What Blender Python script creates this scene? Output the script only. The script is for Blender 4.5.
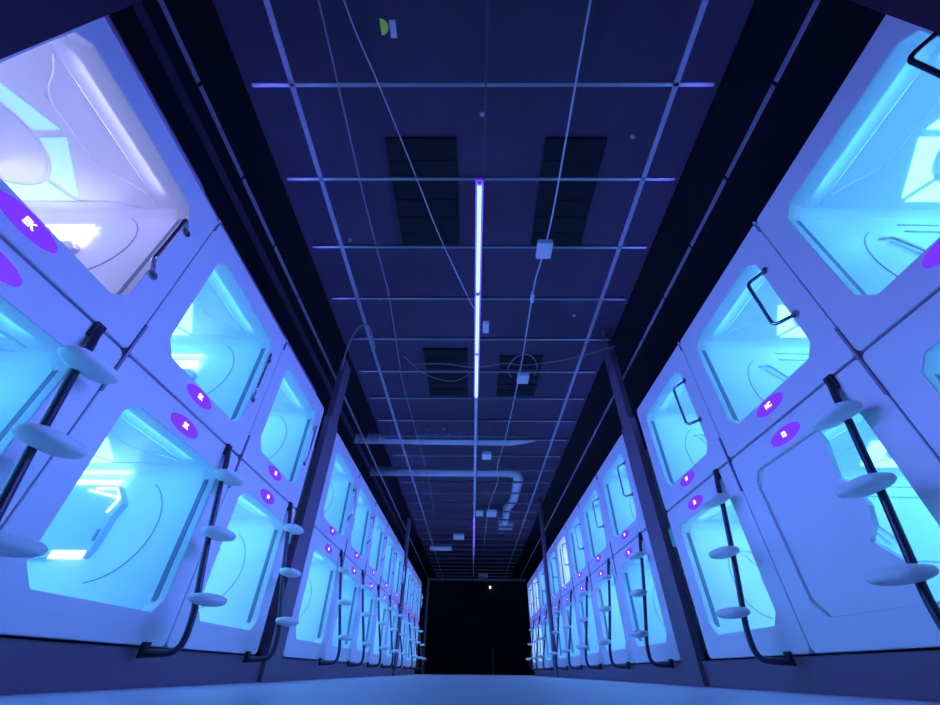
import bpy, bmesh, math, random
from mathutils import Matrix, Vector, Euler
random.seed(4)
C = bpy.context.scene.collection
PI = math.pi
for o in list(bpy.data.objects):
    bpy.data.objects.remove(o)

# ---------------- camera, world, large lights, exposure ----------------
cam_d = bpy.data.cameras.new('camera'); cam = bpy.data.objects.new('camera', cam_d); C.objects.link(cam)
cam_d.sensor_width = 36; cam_d.lens = 395.24 / 940 * 36; cam_d.clip_start = 0.01; cam_d.clip_end = 100
cam.matrix_world = (Matrix.Translation((-0.0733, 0, 0.0714)) @ Matrix.Rotation(0.0097, 4, 'Z')
                    @ Matrix.Rotation(PI / 2 + 0.6796, 4, 'X') @ Matrix.Rotation(0.0101, 4, 'Z'))
bpy.context.scene.camera = cam
w = bpy.data.worlds.new('world'); bpy.context.scene.world = w; w.use_nodes = True
w.node_tree.nodes['Background'].inputs[0].default_value = (0.05, 0.05, 0.4, 1)
w.node_tree.nodes['Background'].inputs[1].default_value = 0.05
vs = bpy.context.scene.view_settings
vs.view_transform = 'Standard'; vs.look = 'None'; vs.gamma = 1; vs.use_curve_mapping = False; vs.exposure = 0

def area_light(name, loc, direction, sx, sy, power, color, spread=180, parent=None):
    d = bpy.data.lights.new(name, 'AREA'); d.shape = 'RECTANGLE'; d.size = sx; d.size_y = sy
    d.energy = power; d.color = color; d.spread = math.radians(spread)
    o = bpy.data.objects.new(name, d); C.objects.link(o)
    o.location = loc; o.rotation_euler = Vector(direction).to_track_quat('-Z', 'Y').to_euler()
    if parent: o.parent = parent
    return o

VIOLET = (0.13, 0.15, 1.0)
# added violet fill lights, out of sight above the capsule rows, shining across the aisle
for s in (-1, 1):
    for (y0, y1) in ((0.3, 3.5), (4.1, 9.8), (10.4, 13.8)):
        o = area_light('aisle_fill', (s * 1.86, (y0 + y1) / 2, 2.33), (-s, 0, -0.42), y1 - y0, 0.10,
                       (12.8 if y0 < 1 else 9.8) * (y1 - y0), VIOLET, 100)

# ---------------- materials ----------------
def mat(name, col, rough=0.5, metal=0.0, emit=None, strength=0, noise=0.0, nscale=6, bump=0.0, spec=0.5):
    m = bpy.data.materials.new(name); m.use_nodes = True
    nt = m.node_tree; b = nt.nodes['Principled BSDF']
    b.inputs['Base Color'].default_value = (*col, 1); b.inputs['Roughness'].default_value = rough
    b.inputs['Metallic'].default_value = metal
    b.inputs['Specular IOR Level'].default_value = spec
    tc = nt.nodes.new('ShaderNodeTexCoord'); n = nt.nodes.new('ShaderNodeTexNoise')
    n.inputs['Scale'].default_value = nscale; n.inputs['Detail'].default_value = 4
    nt.links.new(tc.outputs['Object'], n.inputs['Vector'])
    if noise:
        r = nt.nodes.new('ShaderNodeMix'); r.data_type = 'RGBA'
        r.inputs[6].default_value = (*[c * (1 - noise) for c in col], 1)
        r.inputs[7].default_value = (*[min(1, c * (1 + noise)) for c in col], 1)
        nt.links.new(n.outputs['Fac'], r.inputs[0]); nt.links.new(r.outputs[2], b.inputs['Base Color'])
    if bump:
        bp = nt.nodes.new('ShaderNodeBump'); bp.inputs['Strength'].default_value = bump; bp.inputs['Distance'].default_value = 0.01
        nt.links.new(n.outputs['Fac'], bp.inputs['Height']); nt.links.new(bp.outputs['Normal'], b.inputs['Normal'])
    if emit:
        b.inputs['Emission Color'].default_value = (*emit, 1); b.inputs['Emission Strength'].default_value = strength
    return m

M = dict(
    shell=mat('capsule_plastic', (0.80, 0.80, 0.82), 0.38, noise=0.03, nscale=2),
    inner=mat('capsule_inner_plastic', (0.82, 0.83, 0.84), 0.35, noise=0.02),
    groove=mat('grey_groove', (0.42, 0.42, 0.50), 0.5),
    track=mat('grey_track', (0.25, 0.24, 0.32), 0.45),
    dark=mat('black_gap', (0.01, 0.01, 0.015), 0.6),
    chrome=mat('brushed_steel', (0.45, 0.42, 0.50), 0.22, 1.0),
    rail=mat('dark_steel_rail', (0.055, 0.05, 0.08), 0.35, 0.5),
    step=mat('white_step_rubber', (0.86, 0.88, 0.88), 0.5),
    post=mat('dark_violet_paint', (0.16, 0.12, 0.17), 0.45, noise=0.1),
    plinth=mat('plinth_paint', (0.17, 0.11, 0.17), 0.5, noise=0.1),
    floor=mat('pale_floor', (0.88, 0.74, 0.88), 0.42, noise=0.06, nscale=3, bump=0.05),
    wall=mat('black_wall', (0.006, 0.006, 0.010), 0.85, noise=0.3),
    slab=mat('dark_slab', (0.125, 0.085, 0.15), 0.8, noise=0.35, nscale=1.2, bump=0.2),
    vent=mat('black_vent', (0.008, 0.009, 0.015), 0.7),
    runner=mat('grid_runner', (0.42, 0.42, 0.50), 0.38, 0.35),
    cross=mat('cross_bar_metal', (0.45, 0.45, 0.52), 0.28, 1.0),
    runner_dim=mat('grid_runner_dark', (0.14, 0.14, 0.20), 0.4, 0.35),
    post_shaded=mat('dark_violet_paint_shaded', (0.05, 0.022, 0.05), 0.5),  # post paint darkened to stand in for the shade on the near posts
    wire=mat('grey_wire', (0.40, 0.32, 0.36), 0.5),
    wirew=mat('white_conduit', (0.70, 0.70, 0.74), 0.45),
    box=mat('white_box', (0.80, 0.82, 0.85), 0.4),
    duct=mat('galvanised_duct', (0.80, 0.82, 0.86), 0.4, 0.15, noise=0.15, nscale=14, bump=0.3),
    batten=mat('batten_plastic', (0.75, 0.78, 0.85), 0.4),
    green=mat('green_sticker', (0.12, 0.30, 0.05), 0.5, emit=(0.25, 0.55, 0.06), strength=0.25),
    plate=mat('violet_display', (0.05, 0.01, 0.2), 0.3, emit=(0.185, 0.03, 1.0), strength=1.0),
    digit=mat('lit_digits', (0.9, 0.9, 0.9), 0.3, emit=(1, 0.85, 1.0), strength=2.2),
    screen=mat('console_screen', (0.55, 0.58, 0.66), 0.12),
    tube_lit=mat('led_tube_lit', (0.5, 0.5, 0.9), 0.3, emit=(0.16, 0.42, 1.0), strength=4.0),
    tube_halo=mat('led_tube_halo', (0.3, 0.2, 0.9), 0.3, emit=(0.17, 0.04, 1.0), strength=1.3),  # glow put on the housing to imitate the violet halo round the lit tube
    tube_far=mat('led_tube_far', (0.3, 0.2, 0.9), 0.3, emit=(0.13, 0.06, 1.0), strength=2.2),
    exit=mat('small_lamp', (0.8, 0.8, 0.8), 0.3, emit=(1, 0.95, 0.8), strength=3),
)
def ringmat(name, c, s): return mat(name, (0.7, 0.8, 0.9), 0.4, emit=c, strength=s)
RING = dict(
    cyan=ringmat('ceiling_light_cyan', (0.07, 0.42, 1.0), 7),
    cyan2=ringmat('ceiling_light_pale_cyan', (0.085, 0.48, 0.95), 7.5),
    lilac=ringmat('ceiling_light_soft_cyan', (0.09, 0.45, 1.0), 0.95),
    white=ringmat('ceiling_light_white', (0.28, 0.62, 0.95), 9.0))
STRIP = dict(
    cyan=ringmat('strip_cyan_white', (0.35, 0.85, 1.0), 4.0),
    cyan2=ringmat('strip_pale', (0.5, 0.9, 1.0), 4.0),
    lilac=ringmat('strip_white', (0.9, 0.9, 1.0), 5.0),
    white=ringmat('strip_bright_white', (0.8, 0.95, 1.0), 5.0))
FILL = dict(cyan=((0.055, 0.385, 1.0), 7.0), cyan2=((0.085, 0.46, 1.0), 7.5), lilac=((0.38, 0.37, 1.0), 6.2), white=((0.30, 0.60, 1.0), 8.0))  # colour and power of the added fill lights inside the capsules

# ---------------- helpers ----------------
def obj(name, bm, m, parent=None, smooth=False, loc=None):
    me = bpy.data.meshes.new(name)
    bmesh.ops.recalc_face_normals(bm, faces=bm.faces)
    bm.to_mesh(me); bm.free()
    for p in me.polygons: p.use_smooth = smooth
    me.materials.append(m)
    o = bpy.data.objects.new(name, me); C.objects.link(o)
    if parent: o.parent = parent
    if loc: o.location = loc
    return o
def tag(o, label=None, cat=None, group=None, kind=None):
    if label: o['label'] = label
    if cat: o['category'] = cat
    if group: o['group'] = group
    if kind: o['kind'] = kind
    return o
def empty(name, loc, rz, label, cat, group=None):
    o = bpy.data.objects.new(name, None); C.objects.link(o); o.empty_display_size = 0.1
    o.location = loc; o.rotation_euler = (0, 0, rz); return tag(o, label, cat, group)
def copy_thing(root, loc, rz, label, group=None):
    r = root.copy(); C.objects.link(r); r.location = loc; r.rotation_euler = (0, 0, rz); r['label'] = label
    if group: r['group'] = group
    def rec(src, dst):
        for ch in list(src.children):
            c = ch.copy(); C.objects.link(c); c.parent = dst; rec(ch, c)
    rec(root, r)
    return r
def add_box(bm, x0, x1, y0, y1, z0, z1, bevel=0.0):
    r = bmesh.ops.create_cube(bm, size=1)
    for v in r['verts']:
        v.co = Vector(((x0 + x1) / 2 + v.co.x * (x1 - x0), (y0 + y1) / 2 + v.co.y * (y1 - y0), (z0 + z1) / 2 + v.co.z * (z1 - z0)))
    if bevel:
        es = list({e for v in r['verts'] for e in v.link_edges})
        bmesh.ops.bevel(bm, geom=es, offset=bevel, segments=2, affect='EDGES', profile=0.7)
def box(*a, **k):
    bm = bmesh.new(); add_box(bm, *a, **k); return bm
def smooth_path(pts, n=6, closed=False):
    P = [Vector(p) for p in pts]; out = []
    for i in range(len(P) - 1):
        p0 = P[max(i - 1, 0)]; p1 = P[i]; p2 = P[i + 1]; p3 = P[min(i + 2, len(P) - 1)]
        for k in range(n):
            t = k / n
            out.append(0.5 * ((2 * p1) + (-p0 + p2) * t + (2 * p0 - 5 * p1 + 4 * p2 - p3) * t * t + (-p0 + 3 * p1 - 3 * p2 + p3) * t ** 3))
    out.append(P[-1]); return out
def add_tube(bm, pts, r, seg=10, cap=True):
    P = [Vector(p) for p in pts]; rings = []; prev = None
    for i, p in enumerate(P):
        t = (P[min(i + 1, len(P) - 1)] - P[max(i - 1, 0)]).normalized()
        if prev is None:
            a = Vector((0, 0, 1)) if abs(t.z) < 0.9 else Vector((1, 0, 0)); n = t.cross(a).normalized()
        else:
            n = (prev - t * prev.dot(t)).normalized()
        prev = n; b = t.cross(n); rr = r[i] if isinstance(r, (list, tuple)) else r
        rings.append([bm.verts.new(p + (n * math.cos(2 * PI * k / seg) + b * math.sin(2 * PI * k / seg)) * rr) for k in range(seg)])
    for a, b in zip(rings, rings[1:]):
        for k in range(seg): bm.faces.new((a[k], a[(k + 1) % seg], b[(k + 1) % seg], b[k]))
    if cap: bm.faces.new(rings[0][::-1]); bm.faces.new(rings[-1])
def tube(pts, r, seg=10):
    bm = bmesh.new(); add_tube(bm, pts, r, seg); return bm
def fillet(pts, r=0.03, n=5):
    P = [Vector(p) for p in pts]; out = [P[0]]
    for a, b, c in zip(P, P[1:], P[2:]):
        u = (a - b); v = (c - b); k = min(r, u.length * 0.49, v.length * 0.49)
        p = b + u.normalized() * k; q = b + v.normalized() * k
        for i in range(n + 1):
            t = i / n; out.append(p * (1 - t) ** 2 + b * 2 * t * (1 - t) + q * t * t)
    out.append(P[-1]); return out
def octagon(x0, x1, z0, z1, c, r=0.009, n=3):
    """chamfered outline in the x,z plane with slightly rounded corners"""
    if not isinstance(c, tuple): c = (c,) * 4          # near-bottom(-x), (+x) bottom, (+x) top, (-x) top
    P = [(x0 + c[0], z0), (x1 - c[1], z0), (x1, z0 + c[1]), (x1, z1 - c[2]), (x1 - c[2], z1), (x0 + c[3], z1), (x0, z1 - c[3]), (x0, z0 + c[0])]
    out = []
    for i in range(8):
        a = Vector(P[i - 1]); b = Vector(P[i]); d = Vector(P[(i + 1) % 8]); u = a - b; v = d - b
        k = min(r, u.length * 0.45, v.length * 0.45); p = b + u.normalized() * k; q = b + v.normalized() * k
        for j in range(n + 1):
            t = j / n; s = p * (1 - t) ** 2 + b * 2 * t * (1 - t) + q * t * t; out.append((s.x, s.y))
    return out
def ring_verts(bm, pts, y): return [bm.verts.new((x, y, z)) for x, z in pts]
def bridge(bm, A, B):
    n = len(A)
    for i in range(n): bm.faces.new((A[i], A[(i + 1) % n], B[(i + 1) % n], B[i]))
def loop_edges(bm, A):
    return [bm.edges.get((A[i], A[(i + 1) % len(A)])) or bm.edges.new((A[i], A[(i + 1) % len(A)])) for i in range(len(A))]
def fill_between(bm, A, B):
    bmesh.ops.triangle_fill(bm, use_beauty=True, edges=loop_edges(bm, A) + loop_edges(bm, B))

# ---------------- layout ----------------
W = 1.6; ZB = 0.149; ZS = 1.156; ZT = 2.172; GRID = 2.888; SLAB = 3.5; END = 17.5
BLOCKS = [[0.25, 1.35, 2.45, 3.53], [4.02 + 1.16 * i for i in range(6)], [10.32 + 1.16 * i for i in range(4)]]
POSTS = [(-0.30, 0.24), (3.545, 4.005), (9.83, 10.31)]

# ---------------- setting ----------------
def struct(name, bm, m): return tag(obj(name, bm, m), kind='structure')
struct('floor', box(-4, 4, -4.5, END + 0.1, -0.1, 0), M['floor'])
struct('ceiling', box(-4, 4, -4.5, END + 0.1, SLAB, SLAB + 0.1), M['slab'])
struct('wall_left', box(-4.1, -4, -4.5, END + 0.1, 0, SLAB), M['wall'])
struct('wall_right', box(4, 4.1, -4.5, END + 0.1, 0, SLAB), M['wall'])
struct('wall_end', box(-4, 4, END, END + 0.1, 0, SLAB), M['wall'])
struct('wall_behind', box(-4, 4, -4.6, -4.5, 0, SLAB), M['wall'])
# black boxes added to darken the ceiling sides above the capsules
bm = box(-3.99, -2.35, -4.4, END, SLAB - 0.07, SLAB - 0.001); add_box(bm, -2.24, -1.80, -4.4, END, SLAB - 0.05, SLAB - 0.001)
struct('trim_1', bm, M['wall'])
struct('trim_2', box(1.76, 3.99, -4.4, END, SLAB - 0.06, SLAB - 0.001), M['wall'])
struct('baseboard_left', box(-3.8, -W - 0.03, -4.0, 13.8, 0.001, ZB - 0.002), M['plinth'])
struct('baseboard_right', box(W + 0.03, 3.8, -4.0, 13.8, 0.001, ZB - 0.002), M['plinth'])
bm = box(-1.80, -1.72, END - 0.08, END - 0.01, 0.0, GRID)
add_box(bm, -1.72, 2.02, END - 0.08, END - 0.01, GRID - 0.07, GRID)
struct('trim_3', bm, M['runner'])

# ---------------- capsules ----------------
meshes = {}
def make_pod(wd, ht, upper, tint, half_door=False):
    """local frame: x to the right of someone facing it, y into the capsule, z up; origin at bottom centre of the front"""
    root = bpy.data.objects.new('sleeping_capsule', None); C.objects.link(root)
    h = wd / 2; g = 0.006; gx = 0.0025 if upper else 0.004
    ox = h - 0.151; z0 = 0.134 if not upper else 0.146; z1 = ht - 0.152
    ch = (0.072, 0.06, 0.055, 0.055)
    OP = octagon(-ox, ox, z0, z1, ch)
    bm = bmesh.new()
    def rr(inset, r): return octagon(-h + gx + inset, h - gx - inset, g + inset, ht - g - inset, r, r * 0.5)
    A = ring_verts(bm, rr(0, 0.02), 0.10); B = ring_verts(bm, rr(0, 0.02), 0.006); B2 = ring_verts(bm, rr(0.0012, 0.02), 0.002); D = ring_verts(bm, rr(0.005, 0.022), 0.0)
    bridge(bm, A, B); bridge(bm, B, B2); bridge(bm, B2, D)
    lip = octagon(-ox - 0.003, ox + 0.003, z0 - 0.003, z1 + 0.003, ch)
    E1 = ring_verts(bm, lip, 0.0); fill_between(bm, D, E1)
    E2 = ring_verts(bm, OP, 0.004); bridge(bm, E1, E2)
    obj('front_panel', bm, M['shell'], root)
    # opening rim
    bm = bmesh.new()
    OI = octagon(-ox - 0.018, ox + 0.018, z0 - 0.018, z1 + 0.014, ch)
    a = ring_verts(bm, OP, 0.0045); b = ring_verts(bm, OP, 0.038); c = ring_verts(bm, OI, 0.044); d = ring_verts(bm, OI, 0.09)
    bridge(bm, a, b); bridge(bm, b, c); bridge(bm, c, d)
    obj('opening_rim', bm, M['inner'], root)
    for s in (-1, 1):
        x = s * (ox + 0.0145)
        obj('door_track', box(x - 0.0028, x + 0.0028, 0.052, 0.078, z0 + 0.05, z1 - 0.05), M['track'], root)
    # interior shell
    iw = ox + 0.030; zc = ht - 0.124; zf = 0.04; dep = 2.02
    bm = bmesh.new()
    IS = octagon(-iw, iw, zf, zc, 0.035, 0.02)
    a = ring_verts(bm, OI, 0.09); b = ring_verts(bm, IS, 0.092); fill_between(bm, a, b)
    c = ring_verts(bm, IS, dep - 0.05); bridge(bm, b, c)
    d = ring_verts(bm, octagon(-iw + 0.05, iw - 0.05, zf + 0.05, zc - 0.05, 0.03), dep); bridge(bm, c, d); bm.faces.new(d)
    obj('interior_shell', bm, M['inner'], root)
    # ceiling moulding : raised lines and tray
    bm = bmesh.new()
    for s in (-1, 1):
        add_tube(bm, smooth_path([(s * -0.20, 0.30, zc), (s * -0.16, 0.37, zc), (s * 0.02, 0.375, zc), (s * 0.12, 0.38, zc), (s * 0.19, 0.34, zc), (s * 0.25, 0.27, zc), (s * 0.31, 0.22, zc)][3:], 5), 0.005, 6)
    add_tube(bm, [(-0.17, 0.375, zc), (0.12, 0.38, zc)], 0.004, 6)
    add_tube(bm, [(-iw + 0.06, 0.20, zc), (iw - 0.06, 0.20, zc)], 0.003, 6)
    for q in (0.42, 0.455): add_tube(bm, fillet([(iw - 0.04, q - 0.16, zc), (iw - 0.08, q, zc), (iw - 0.09, 1.4, zc)], 0.05), 0.004, 6)
    obj('ceiling_moulding', bm, M['inner'], root, True)
    # ceiling light : six trapezoid panels round a disc
    cy = 0.81; R = 0.395; r0 = 0.258; root_l = None
    bm = bmesh.new()
    for k in range(6):
        a0 = -PI / 2 + k * PI / 3; a1 = a0 + PI / 3
        v0 = Vector((math.cos(a0), math.sin(a0))) * R; v1 = Vector((math.cos(a1), math.sin(a1))) * R
        e = (v1 - v0).normalized() * 0.022
        outer = [v0 + e, v1 - e]; m = 6; inner = []
        for j in range(m + 1):
            t = a1 - 0.075 + (a0 + 0.075 - (a1 - 0.075)) * j / m
            inner.append(Vector((math.cos(t), math.sin(t))) * r0)
        P = outer + inner
        vs_ = [bm.verts.new((p.x * 1.0, cy + p.y, zc - 0.006)) for p in P]
        vt_ = [bm.verts.new((p.x * 1.0, cy + p.y, zc + 0.004)) for p in P]
        bm.faces.new(vs_); n = len(P)
        for j in range(n): bm.faces.new((vs_[j], vs_[(j + 1) % n], vt_[(j + 1) % n], vt_[j]))
    ring = obj('ceiling_light', bm, RING[tint], root)
    bm = bmesh.new()
    prof = [(0.0, 0.05), (0.10, 0.046), (0.165, 0.03), (0.185, 0.012), (0.225, 0.010), (0.235, 0.0)]
    rings = [[bm.verts.new((rr_ * math.cos(2 * PI * k / 32), cy + rr_ * math.sin(2 * PI * k / 32), zc - dz)) for k in range(32)] for rr_, dz in prof[1:]]
    for a, b in zip(rings, rings[1:]): bridge(bm, a, b)
    bm.faces.new(rings[0])
    obj('light_disc', bm, M['inner'], ring, True)
    # side wall on the right : round moulding, console with lit strips
    zo = 0.62 if upper else 0.545; xr = iw - 0.001; dz = -0.10 if upper else 0.0
    bm = bmesh.new()
    arc = [(xr, 0.53 - 0.285 * math.cos(t), zo + 0.285 * math.sin(t)) for t in [(-1.4 + 2.35 * k / 24) for k in range(25)]]
    add_tube(bm, arc, 0.0032, 6); obj('round_moulding', bm, M['groove'], root, True)
    bm = bmesh.new()
    arc = [(-xr, 0.50 - 0.20 * math.cos(t), 0.50 + 0.26 * math.sin(t)) for t in [(-1.5 + 2.6 * k / 24) for k in range(25)]]
    add_tube(bm, arc, 0.0032, 6); obj('round_moulding', bm, M['groove'], root, True)
    con = None
    bm = bmesh.new()
    P = [(0.62, 0.80 + dz), (0.56, 0.75 + dz), (0.485, 0.66 + dz), (0.51, 0.58 + dz), (0.52, 0.42), (0.54, 0.375), (1.5, 0.375), (1.5, 0.80 + dz)]
    a = [bm.verts.new((iw - 0.022, y, z)) for y, z in P]; b = [bm.verts.new((iw - 0.002, y - (0.02 if y < 1 else 0), z)) for y, z in P]
    bm.faces.new(a); bridge(bm, a, b)
    con = obj('console', bm, M['screen'], root)
    bm = bmesh.new(); xs = iw - 0.028
    add_box(bm, xs, xs + 0.006, 0.54 + dz * 0.5, 1.3, 0.835 + dz, 0.848 + dz)
    if upper: add_box(bm, xs, xs + 0.006, 0.50, 1.3, 0.62, 0.69)
    else:
        add_box(bm, xs, xs + 0.006, 0.56, 1.3, 0.768, 0.795)
        add_tube(bm, [(xs, 0.68, 0.745), (xs, 0.56, 0.745), (xs, 0.515, 0.69), (xs, 0.545, 0.61)], 0.006, 4)
        add_tube(bm, [(xs, 0.515, 0.69), (xs, 0.72, 0.735)], 0.006, 4)
    add_box(bm, xs, xs + 0.006, 0.54, 0.72, 0.37, 0.41)
    obj('light_strip', bm, STRIP[tint], con)
    obj('console_slot', box(iw - 0.028, iw - 0.02, 0.528, 0.543, 0.46, 0.52), M['track'], con)
    # side wall on the left : bracket and shelf lines
    bm = bmesh.new()
    add_tube(bm, fillet([(-xr + 0.006, 0.42, 0.67), (-xr + 0.006, 0.50, 0.69), (-xr + 0.006, 0.66, 0.48)], 0.03), 0.007, 6)
    add_tube(bm, fillet([(-xr + 0.006, 0.46, 0.65), (-xr + 0.006, 0.60, 0.48)], 0.03), 0.005, 6)
    for zz in (0.80, 0.74, 0.40): add_tube(bm, [(-xr + 0.002, 0.60, zz), (-xr + 0.002, 1.5, zz - 0.02)], 0.004, 6)
    add_box(bm, -xr, -xr + 0.012, 0.52, 0.54, 0.44, 0.50)
    obj('wall_bracket', bm, M['inner'], root, True)
    # mattress
    obj('mattress', box(-iw + 0.03, iw - 0.03, 0.16, dep - 0.06, zf + 0.005, zf + 0.085, bevel=0.02), M['box'], root)
    # added fill lights over the entrance and at the rear, to brighten the interior
    area_light('entrance_fill', (0, 0.098, zc - 0.016), (0, 1, -1.0), 0.60, 0.022, FILL[tint][1] * 0.30, FILL[tint][0], 170, root)
    area_light('rear_fill', (0, 1.85, zc - 0.12), (0, -1, -0.1), 0.6, 0.12, FILL[tint][1] * 1.15, FILL[tint][0], 170, root)
    # number display
    zl = 0.098 if upper else ht - 0.082
    bm = bmesh.new(); n = 28
    a = [bm.verts.new((-0.03 + 0.118 * math.cos(2 * PI * k / n), -0.004, zl + 0.038 * math.sin(2 * PI * k / n))) for k in range(n)]
    b = [bm.verts.new((-0.03 + 0.124 * math.cos(2 * PI * k / n), 0.002, zl + 0.042 * math.sin(2 * PI * k / n))) for k in range(n)]
    bm.faces.new(a); bridge(bm, a, b)
    pl = obj('number_display', bm, M['plate'], root)
    pl['label'] = 'violet lit oval number display'
    pl['zl'] = zl
    if upper:
        hx = h - 0.12; za, zb = 0.37, 0.715
        P = fillet([(hx, 0.0, zb), (hx - 0.095, -0.058, zb - 0.01), (hx - 0.095, -0.058, za + 0.005), (hx, 0.0, za)], 0.03)
        hd = obj('grab_handle', tube(P, 0.0105, 10), M['chrome'], root, True)
        for z in (za, zb):
            obj('handle_foot', tube([(hx, 0.002, z), (hx, -0.008, z)], 0.02, 14), M['chrome'], hd)
    if half_door:
        P = [(-ox, z0 + 0.09), (-ox + 0.08, z0), (0.18, z0), (0.18, 0.276), (0.085, 0.37), (0.145, 0.42), (0.172, 0.49), (0.15, 0.598), (0.105, 0.634), (0.15, 0.80), (0.14, z1), (-ox + 0.09, z1), (-ox, z1 - 0.09)]
        bm = bmesh.new()
        a = [bm.verts.new((x, 0.016, z)) for x, z in P]; b = [bm.verts.new((x, 0.04, z)) for x, z in P]
        bm.faces.new(a); bm.faces.new(b[::-1]); bridge(bm, a, b)
        dr = obj('sliding_door', bm, M['shell'], root); dr['label'] = 'half closed white door with stepped edge'
    return root

GLYPH = {}
def digits(root, txt):
    pl = [c for c in root.children if c.name.startswith('number_display')][0]
    if txt not in GLYPH:
        cu = bpy.data.curves.new('digits', 'FONT'); cu.body = txt; cu.size = 0.036; cu.extrude = 0.001
        cu.align_x = 'CENTER'; cu.align_y = 'CENTER'; cu.offset = 0.0008
        t = bpy.data.objects.new('digits_tmp', cu); C.objects.link(t)
        bpy.context.view_layer.update()
        me = bpy.data.meshes.new_from_object(t.evaluated_get(bpy.context.evaluated_depsgraph_get()))
        bpy.data.objects.remove(t); me.materials.clear(); me.materials.append(M['digit']); GLYPH[txt] = me
    o = bpy.data.objects.new('digits', GLYPH[txt]); C.objects.link(o); o.parent = pl
    o.location = (-0.03, -0.0062, pl['zl']); o.rotation_euler = (PI / 2, 0, 0)

ORD = ['nearest', 'second', 'third', 'fourth', 'fifth']
BN = ['near block', 'middle block', 'far block']
TINT = {(-1, 0, 0, 1): 'lilac', (1, 1, 3, 1): 'white', (-1, 1, 0, 0): 'cyan2', (-1, 1, 3, 0): 'cyan2', (1, 2, 1, 1): 'white',
        (1, 2, 2, 1): 'white', (1, 2, 2, 0): 'white', (1, 2, 1, 0): 'white', (1, 1, 1, 0): 'cyan2', (-1, 0, 2, 0): 'cyan2', (1, 0, 2, 0): 'cyan2', (-1, 2, 2, 0): 'cyan2'}
NOTE = {(-1, 0, 0, 1): 'lilac-lit', (1, 0, 1, 0): 'half-shut'}
cache = {}
num = 10
for s in (-1, 1):
    side = 'left' if s < 0 else 'right'
    for bi, bl in enumerate(BLOCKS):
        for ci in range(len(bl) - 1):
            for up in (0, 1):
                key = (s, bi, ci, up)
                wd = round(bl[ci + 1] - bl[ci], 3); ht = (ZT - ZS) if up else (ZS - ZB); tint = TINT.get(key, 'cyan')
                half = key == (1, 0, 1, 0)
                ck = (wd, up, tint, half)
                loc = (s * W, (bl[ci] + bl[ci + 1]) / 2, ZS if up else ZB); rz = PI / 2 if s < 0 else -PI / 2
                label = '%s %s sleeping capsule on the %s, %s along its %s' % (NOTE.get(key, 'blue-lit'), 'upper' if up else 'lower', side, ORD[ci], BN[bi])
                grp = '%s row of sleeping capsules on the %s' % ('upper' if up else 'lower', side)
                if ck in cache:
                    r = copy_thing(cache[ck], loc, rz, label, grp)
                else:
                    r = make_pod(wd, ht, bool(up), tint, half); cache[ck] = r
                    r.location = loc; r.rotation_euler = (0, 0, rz); tag(r, label, 'capsule', grp)
                r['txt'] = {(-1, 0, 0, 1): 'EK', (-1, 0, 1, 1): '5K', (1, 0, 1, 1): 'HC', (-1, 0, 1, 0): '5K', (1, 0, 1, 0): '12'}.get(key, str(num)); num += 1
roots = [o for o in C.objects if o.name.startswith('sleeping_capsule')]
for r in roots: digits(r, r['txt']); del r['txt']
for o in C.objects:
    if 'zl' in o: del o['zl']

# ---------------- ladders ----------------
def make_ladder():
    root = bpy.data.objects.new('capsule_ladder', None); C.objects.link(root)
    P = fillet([(0, -0.004, 1.150), (0, -0.012, 1.135), (0, -0.035, 1.04), (0, -0.045, 0.95), (0, -0.105, 0.62), (0, -0.185, 0.25), (0, -0.18, 0.130), (0, -0.05, 0.124), (0, -0.004, 0.126)], 0.08, 6)
    obj('rail', tube(P, 0.0155, 12), M['rail'], root, True)
    obj('top_bracket', box(-0.022, 0.022, -0.018, -0.0004, 1.095, 1.162, bevel=0.003), M['dark'], root)
    obj('bottom_clamp', box(-0.02, 0.02, -0.022, -0.0005, 0.108, 0.168), M['dark'], root)
    for z, out in ((0.955, 0.090), (0.645, 0.155), (0.340, 0.225)):
        bm = bmesh.new()
        bmesh.ops.create_uvsphere(bm, u_segments=28, v_segments=14, radius=1)
        for v in bm.verts:
            x, y, q = v.co
            # flattened cushion with a fuller rim
            f = math.hypot(x, y) / max((abs(x) ** 2.7 + abs(y) ** 2.7) ** (1 / 2.7), 1e-6)
            v.co = Vector((x * f * 0.112, y * f * 0.066 - out, math.copysign(abs(q) ** 0.75, q) * 0.029 * (1.0 if q < 0 else 0.8) + z))
        st = obj('step', bm, M['step'], root, True)
    return root
lad = None
for s in (-1, 1):
    side = 'left' if s < 0 else 'right'
    for bi, bl in enumerate(BLOCKS):
        for ci in range(len(bl) - 1):
            c = (bl[ci] + bl[ci + 1]) / 2; hw = (bl[ci + 1] - bl[ci]) / 2 - 0.170
            loc = (s * W, c + (hw if s < 0 else -hw), 0); rz = PI / 2 if s < 0 else -PI / 2
            label = 'three-step ladder on the %s, at the %s lower capsule of the %s' % (side, ORD[ci], BN[bi])
            grp = 'ladders along the %s row' % side
            if lad is None:
                lad = make_ladder(); lad.location = loc; lad.rotation_euler = (0, 0, rz); tag(lad, label, 'ladder', grp)
            else: copy_thing(lad, loc, rz, label, grp)

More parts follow.
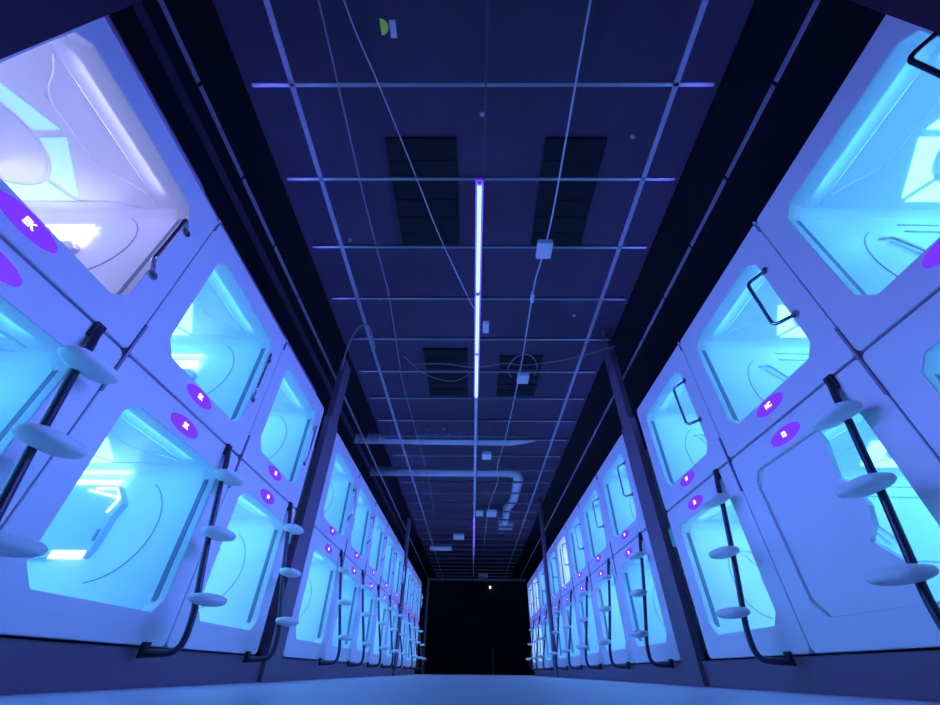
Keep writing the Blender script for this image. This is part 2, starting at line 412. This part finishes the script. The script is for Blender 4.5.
# joint bars over the seams between columns
jb = None
for s in (-1, 1):
    for bi, bl in enumerate(BLOCKS):
        for ci in range(1, len(bl) - 1):
            label = 'thin metal joint bar on the %s over the %s column seam of the %s' % ('left' if s < 0 else 'right', ORD[ci - 1], BN[bi])
            if jb is None:
                jb = obj('joint_bar', box(-0.006, 0.006, -0.008, 0.008, -0.20, 0.16, bevel=0.002), M['track']); tag(jb, label, 'bar', 'joint bars at the capsule seams'); j = jb
            else: j = jb.copy(); C.objects.link(j); j['label'] = label
            j.location = (s * (W - 0.002), bl[ci], ZS); j.rotation_euler = (0, 0, PI / 2)

sc = None
for s in (-1, 1):
    for bi, bl in enumerate(BLOCKS):
        for ci in range(1, len(bl) - 1):
            label = 'dark clip on the %s, top of the %s column seam, %s' % ('left' if s < 0 else 'right', ORD[ci - 1], BN[bi])
            if sc is None:
                sc = obj('seam_clip', box(-0.005, 0.005, -0.006, 0.006, -0.05, 0.04, bevel=0.002), M['track']); tag(sc, label, 'clip', 'clips at the seam tops'); j = sc
            else: j = sc.copy(); C.objects.link(j); j['label'] = label
            j.location = (s * (W - 0.007), bl[ci], ZT - 0.045); j.rotation_euler = (0, 0, PI / 2)
# ---------------- posts ----------------
for s in (-1, 1):
    for i, (y0, y1) in enumerate(POSTS):
        x0, x1 = sorted((s * (W - 0.004), s * (W + 0.06)))
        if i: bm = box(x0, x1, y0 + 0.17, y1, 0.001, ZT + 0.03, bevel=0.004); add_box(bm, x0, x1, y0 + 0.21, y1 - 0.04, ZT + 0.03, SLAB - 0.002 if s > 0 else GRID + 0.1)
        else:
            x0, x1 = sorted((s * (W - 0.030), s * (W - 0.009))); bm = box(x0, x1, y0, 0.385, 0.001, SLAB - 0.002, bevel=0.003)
        o = obj('square_post', bm, M['post' if i else 'post_shaded'])
        tag(o, 'dark violet post on the %s %s' % ('left' if s < 0 else 'right', ['at the near edge of the frame', 'between the near and middle blocks', 'between the middle and far blocks'][i]), 'post', 'posts between the capsule blocks')

# ---------------- suspended ceiling grid ----------------
gr = empty('ceiling_grid', (0, 0, GRID), 0, 'open suspended ceiling grid of pale metal runners and cross bars', 'ceiling grid')
def tee(x0, x1, y0, y1, wdt, along, m, name):
    bm = bmesh.new()
    if along == 'y':
        add_box(bm, x0 - wdt / 2, x0 + wdt / 2, y0, y1, 0, 0.006); add_box(bm, x0 - 0.003, x0 + 0.003, y0, y1, 0.006, 0.04)
    else:
        add_box(bm, x0, x1, y0 - wdt / 2, y0 + wdt / 2, 0, 0.006); add_box(bm, x0, x1, y0 - 0.003, y0 + 0.003, 0.006, 0.035)
    return obj(name, bm, m, gr)
for x, wd, m in ((-1.2, 0.032, 'runner'), (1.17, 0.032, 'runner'), (0, 0.012, 'runner_dim')):
    tee(x, x, -0.2, END - 0.1, wd, 'y', M[m], 'main_runner')
for x in (-1.785, 1.78):
    y = 0.26
    while y < END - 0.2:
        tee(x, x, y + 0.012, min(y + 0.6, END - 0.1) - 0.012, 0.008, 'y', M['runner'], 'edge_runner'); y += 0.6
k = 0
while 0.86 + 0.6 * k < END - 0.1:
    tee(-1.45, 1.40, 0.86 + 0.6 * k, 0, 0.020, 'x', M['cross'], 'cross_bar'); k += 1

# black vents in the slab
def at(px, pz=SLAB): pass
for i, (x0, x1, y0, y1) in enumerate(((-0.80, -0.22, 1.42, 2.50), (0.52, 1.02, 1.42, 2.50), (-0.75, -0.15, 4.15, 5.3), (0.3, 0.9, 4.3, 5.3))):
    bm = box(x0, x1, y0, y1, SLAB - 0.03, SLAB - 0.001)
    for q in range(1, 6): add_box(bm, x0 + 0.02, x1 - 0.02, y0 + (y1 - y0) * q / 6 - 0.004, y0 + (y1 - y0) * q / 6 + 0.004, SLAB - 0.036, SLAB - 0.03)
    o = obj('ceiling_vent', bm, M['vent'])
    tag(o, 'black rectangular vent in the dark ceiling, %s of the lamp line, %s' % ('left' if x0 < 0 else 'right', 'nearer one' if i < 2 else 'farther one'), 'vent', 'black ceiling vents')
# ducts
bm = bmesh.new()
add_tube(bm, [(-2.05, 6.05, 3.1), (0.55, 6.10, 3.1), (0.80, 6.10, 3.11), (0.98, 6.12, 3.12)], [0.085, 0.085, 0.06, 0.02], 20)
for k in range(14): add_tube(bm, [(-2.0 + 0.19 * k, 6.05, 3.1), (-1.99 + 0.19 * k, 6.05, 3.1)], 0.088, 20)
sd = tag(obj('straight_duct', bm, M['duct'], None, True), 'straight pale ventilation duct crossing above the grid, tapering at its right end', 'duct')
bm = bmesh.new()
P = fillet([(-2.05, 7.45, 3.1), (0.83, 7.45, 3.1), (0.86, 9.0, 3.1), (0.74, 9.6, 3.1), (0.80, 11.0, 3.1)], 0.3, 8)
add_tube(bm, P, 0.085, 20)
for k in range(22):
    y = 7.8 + k * 0.14; x = 0.835 + (0 if y < 9 else -0.12 * math.sin(min(1, (y - 9) / 0.9) * PI / 2)); x = 0.86 if y < 9 else (0.86 - 0.2 * (y - 9) if y < 9.6 else 0.74 + 0.043 * (y - 9.6))
    add_tube(bm, [(x, y, 3.1), (x, y + 0.03, 3.1)], 0.094, 20)
add_box(bm, 0.62, 0.98, 10.7, 11.1, 3.0, 3.2)
bd = tag(obj('bent_duct', bm, M['duct'], None, True), 'pale ribbed ventilation duct that turns a corner toward the far end', 'duct')

for d, pts in ((sd, [(-1.5, 6.05), (-0.5, 6.05), (0.3, 6.08)]), (bd, [(-1.5, 7.45), (-0.4, 7.45), (0.5, 7.45), (0.85, 8.4), (0.80, 10.9)])):
    for x, y in pts: obj('hanger', tube([(x, y, 3.16), (x, y, SLAB - 0.001)], 0.004, 6), M['runner_dim'], d)
# ---------------- LED tube run ----------------
def led(y0, y1, lit, label):
    r = empty('led_tube_light', (-0.03, (y0 + y1) / 2, GRID - 0.012), 0, label, 'light', 'tube lights down the middle of the ceiling')
    L = (y1 - y0) / 2
    obj('housing', box(-(0.028 if lit == 1 else 0.02), 0.028 if lit == 1 else 0.02, -L + 0.004, L - 0.004, -0.014, 0.012), M['batten'] if lit != 1 else M['tube_halo'], r)
    m = {1: M['tube_lit'], 0: M['batten'], 2: M['tube_far']}[lit]
    obj('tube', tube([(0, -L + 0.02, -0.026), (0, L - 0.02, -0.026)], 0.014, 12), m, r, True)
    for s in (-1, 1): obj('end_cap', tube([(0, s * (L - 0.022), -0.026), (0, s * (L - 0.004), -0.026)], 0.0145, 12), M['batten'], r)
ys = [1.46, 2.55, 3.46, 4.38]
for i in range(3): led(ys[i], ys[i + 1], 1, 'glowing blue tube light over the near capsules, %s of three in line' % ['nearest', 'middle', 'farthest'][i])
ys = [4.40, 5.66, 6.92, 8.18, 9.44]
for i in range(4): led(ys[i], ys[i + 1], 0, 'unlit pale tube light in the long middle run, %s from the near lit ones' % ORD[i].replace('nearest', 'first'))
led(9.46, 10.8, 2, 'violet glowing tube light toward the far end, nearer of the pair'); led(10.82, 12.2, 2, 'violet glowing tube light toward the far end, farther of the pair')
ys = [12.22, 13.7, 15.2, 16.7]
for i in range(3): led(ys[i], ys[i + 1], 0, 'unlit tube light beyond the violet lit pair, %s of three' % ['nearest', 'middle', 'last'][i])

# ---------------- boxes, cables, sprinklers ----------------
def wbox(x, y, sx, sy, label, z=GRID - 0.03, name='junction_box', cat='box'):
    bm = box(-sx / 2, sx / 2, -sy / 2, sy / 2, -0.035, 0.022, bevel=0.008)
    o = obj(name, bm, M['box'], loc=(x, y, z)); tag(o, label, cat, 'small white boxes on the ceiling grid')
    return o
wbox(0.525, 2.05, 0.125, 0.16, 'largest pale blue-white square box on the thin conduit', name='access_point', cat='box')
wbox(0.535, 3.93, 0.135, 0.17, 'rounded white box on the conduit beside the loop of cable')
wbox(0.06, 3.02, 0.06, 0.13, 'white box touching the right side of the glowing tube')
wbox(0.49, 2.60, 0.03, 0.10, 'small white box on the conduit, between the two larger boxes')
wbox(0.16, 6.15, 0.15, 0.20, 'pale box between the two ducts, right of the tube line')
wbox(0.36, 9.2, 0.22, 0.35, 'white box beside the bent duct end')
wbox(0.09, 9.2, 0.16, 0.25, 'small pale box between the tube line and bent duct end')
wbox(-0.43, 11.2, 0.28, 0.4, 'white box left of the violet lit tube near far end')
wbox(-0.98, 12.5, 0.62, 0.3, 'long pale box at far left of the ceiling', cat='box')
wbox(0.33, 16.6, 0.35, 0.5, 'pale box by the far end wall, right of the tubes')

def cable(pts, r, m, label, name='cable', smooth=True):
    tag(obj(name, tube(smooth_path(pts, 6) if smooth else pts, r, 8), m, None, True), label, 'cable')
g = GRID - 0.012
cable([(0.549, -0.1, g), (0.549, 0.85, g), (0.548, 1.75, g), (0.52, 2.2, g), (0.493, 2.55, g), (0.491, 3.8, g), (0.431, 5.6, g), (0.36, 6.6, g), (0.40, 7.4, g), (0.28, 9.0, g), (0.26, 12.2, g)], 0.0065, M['wirew'], 'thin white conduit running right of the tube lights', 'white_conduit')
cable([(-0.918, -0.1, g), (-0.912, 0.46, g), (-0.909, 1.62, g), (-0.89, 2.3, g), (-0.885, 2.67, g), (-0.93, 3.6, g), (-0.947, 4.3, g), (-0.9, 7.0, g), (-0.95, 9.5, g)], 0.005, M['wire'], 'thin brownish cable running left of the tube lights', 'brown_cable')
cable([(-0.80, 0.0, g - 0.01), (-0.772, 0.46, g - 0.01), (-0.655, 0.86, g - 0.01), (-0.50, 1.4, g - 0.01), (-0.351, 1.94, g - 0.01), (-0.104, 2.67, g - 0.01), (-0.06, 2.75, g - 0.01)], 0.0042, M['wirew'], 'slanting pale cable reaching the glowing tube from the left', 'slanting_cable')
cable([(-0.80, 3.7, g), (-0.4, 3.62, g - 0.05), (-0.05, 3.75, g), (0.3, 3.62, g - 0.04), (0.55, 3.7, g), (1.0, 3.55, g - 0.03), (1.5, 3.35, g)], 0.004, M['wire'], 'thin sagging cable crossing the ceiling under the tube lights', 'sagging_cable')
cable([(-0.86, 3.55, g), (-0.65, 3.85, g - 0.03), (-0.3, 3.95, g - 0.06), (-0.06, 3.8, g)], 0.004, M['wire'], 'short sagging cable left of the glowing tube', 'sagging_cable')
cable([(0.40, 3.95, g), (0.34, 3.75, g - 0.02), (0.42, 3.52, g - 0.02), (0.58, 3.5, g - 0.02), (0.68, 3.7, g - 0.02), (0.66, 3.9, g)], 0.005, M['wire'], 'loop of cable round the rounded white box', 'cable_loop')
cable([(-1.62, 3.75, GRID - 0.06), (-1.50, 3.45, GRID - 0.02), (-1.32, 3.12, g), (-1.20, 3.02, g), (-1.16, 3.10, g), (-1.17, 3.4, g)], 0.008, M['wire'], 'curved cable from the top of the left post to the ceiling grid', 'curved_cable')
cable([(-1.70, -0.2, 2.30), (-1.70, 1.2, 2.30), (-1.70, 1.25, 2.28), (-1.69, 3.4, 2.28)], 0.02, M['post'], 'dark pipe lying along the top of the left near block', 'top_pipe', False)
# sprinkler heads
def project_to(px_x, px_y, z): return (px_x, px_y, z)
sp0 = None
for i, (x, y, lb) in enumerate(((1.00, 1.16, 'beside the right runner'), (-1.11, 1.98, 'beside the left runner'), (-0.02, 1.02, 'ahead of the glowing tube'), (0.95, 2.88, 'right of the conduit, past the first big box'),
                                (-0.97, 2.65, 'beside the brownish cable'), (0.82, 3.82, 'right of the rounded box'), (-0.75, 5.3, 'in front of the straight duct, left'), (-0.50, 5.3, 'in front of the straight duct, nearest the tubes'))):
    if sp0 is None:
        bm = bmesh.new(); add_tube(bm, [(0, 0, -0.001), (0, 0, -0.008), (0, 0, -0.02), (0, 0, -0.024)], [0.022, 0.022, 0.014, 0.008], 14)
        sp0 = obj('sprinkler_head', bm, M['box'], None, True); tag(sp0, 'x', 'sprinkler', 'sprinkler heads'); o = sp0
    else: o = sp0.copy(); C.objects.link(o)
    o['label'] = 'tiny round sprinkler head %s' % lb; o.location = (-0.073 + (x + 0.073) * 1.217, y * 1.217, SLAB)
# green sticker and white tag at the top of the picture
bm = bmesh.new(); n = 14
a = [bm.verts.new((0.042 * math.sin(PI * k / n), 0.036 * math.cos(PI * k / n), 0)) for k in range(n + 1)]; b = [bm.verts.new((v.co.x, v.co.y, 0.012)) for v in a]
bm.faces.new(a); bm.faces.new(b[::-1]); bridge(bm, a, b)
tag(obj('green_sign', bm, M['green'], loc=(-0.60, 0.578, GRID)), 'small green half-round sign near the top of the picture', 'sign')
tag(obj('white_tag', box(-0.017, 0.017, -0.04, 0.04, 0, 0.012), M['box'], loc=(-0.532, 0.587, GRID)), 'small white rectangular tag beside the green sign', 'tag')
# far end
tag(obj('wall_lamp', tube([(0.62, END - 0.001, 2.62), (0.62, END - 0.06, 2.60), (0.62, END - 0.08, 2.56)], [0.03, 0.035, 0.02], 12), M['exit'], None, True), 'tiny white lamp high on the dark end wall', 'lamp')
tag(obj('standing_pole', tube([(0.66, END - 0.15, 0), (0.66, END - 0.15, 0.75)], 0.02, 10), M['wire'], None, True), 'thin short pole standing before the dark end wall', 'pole')
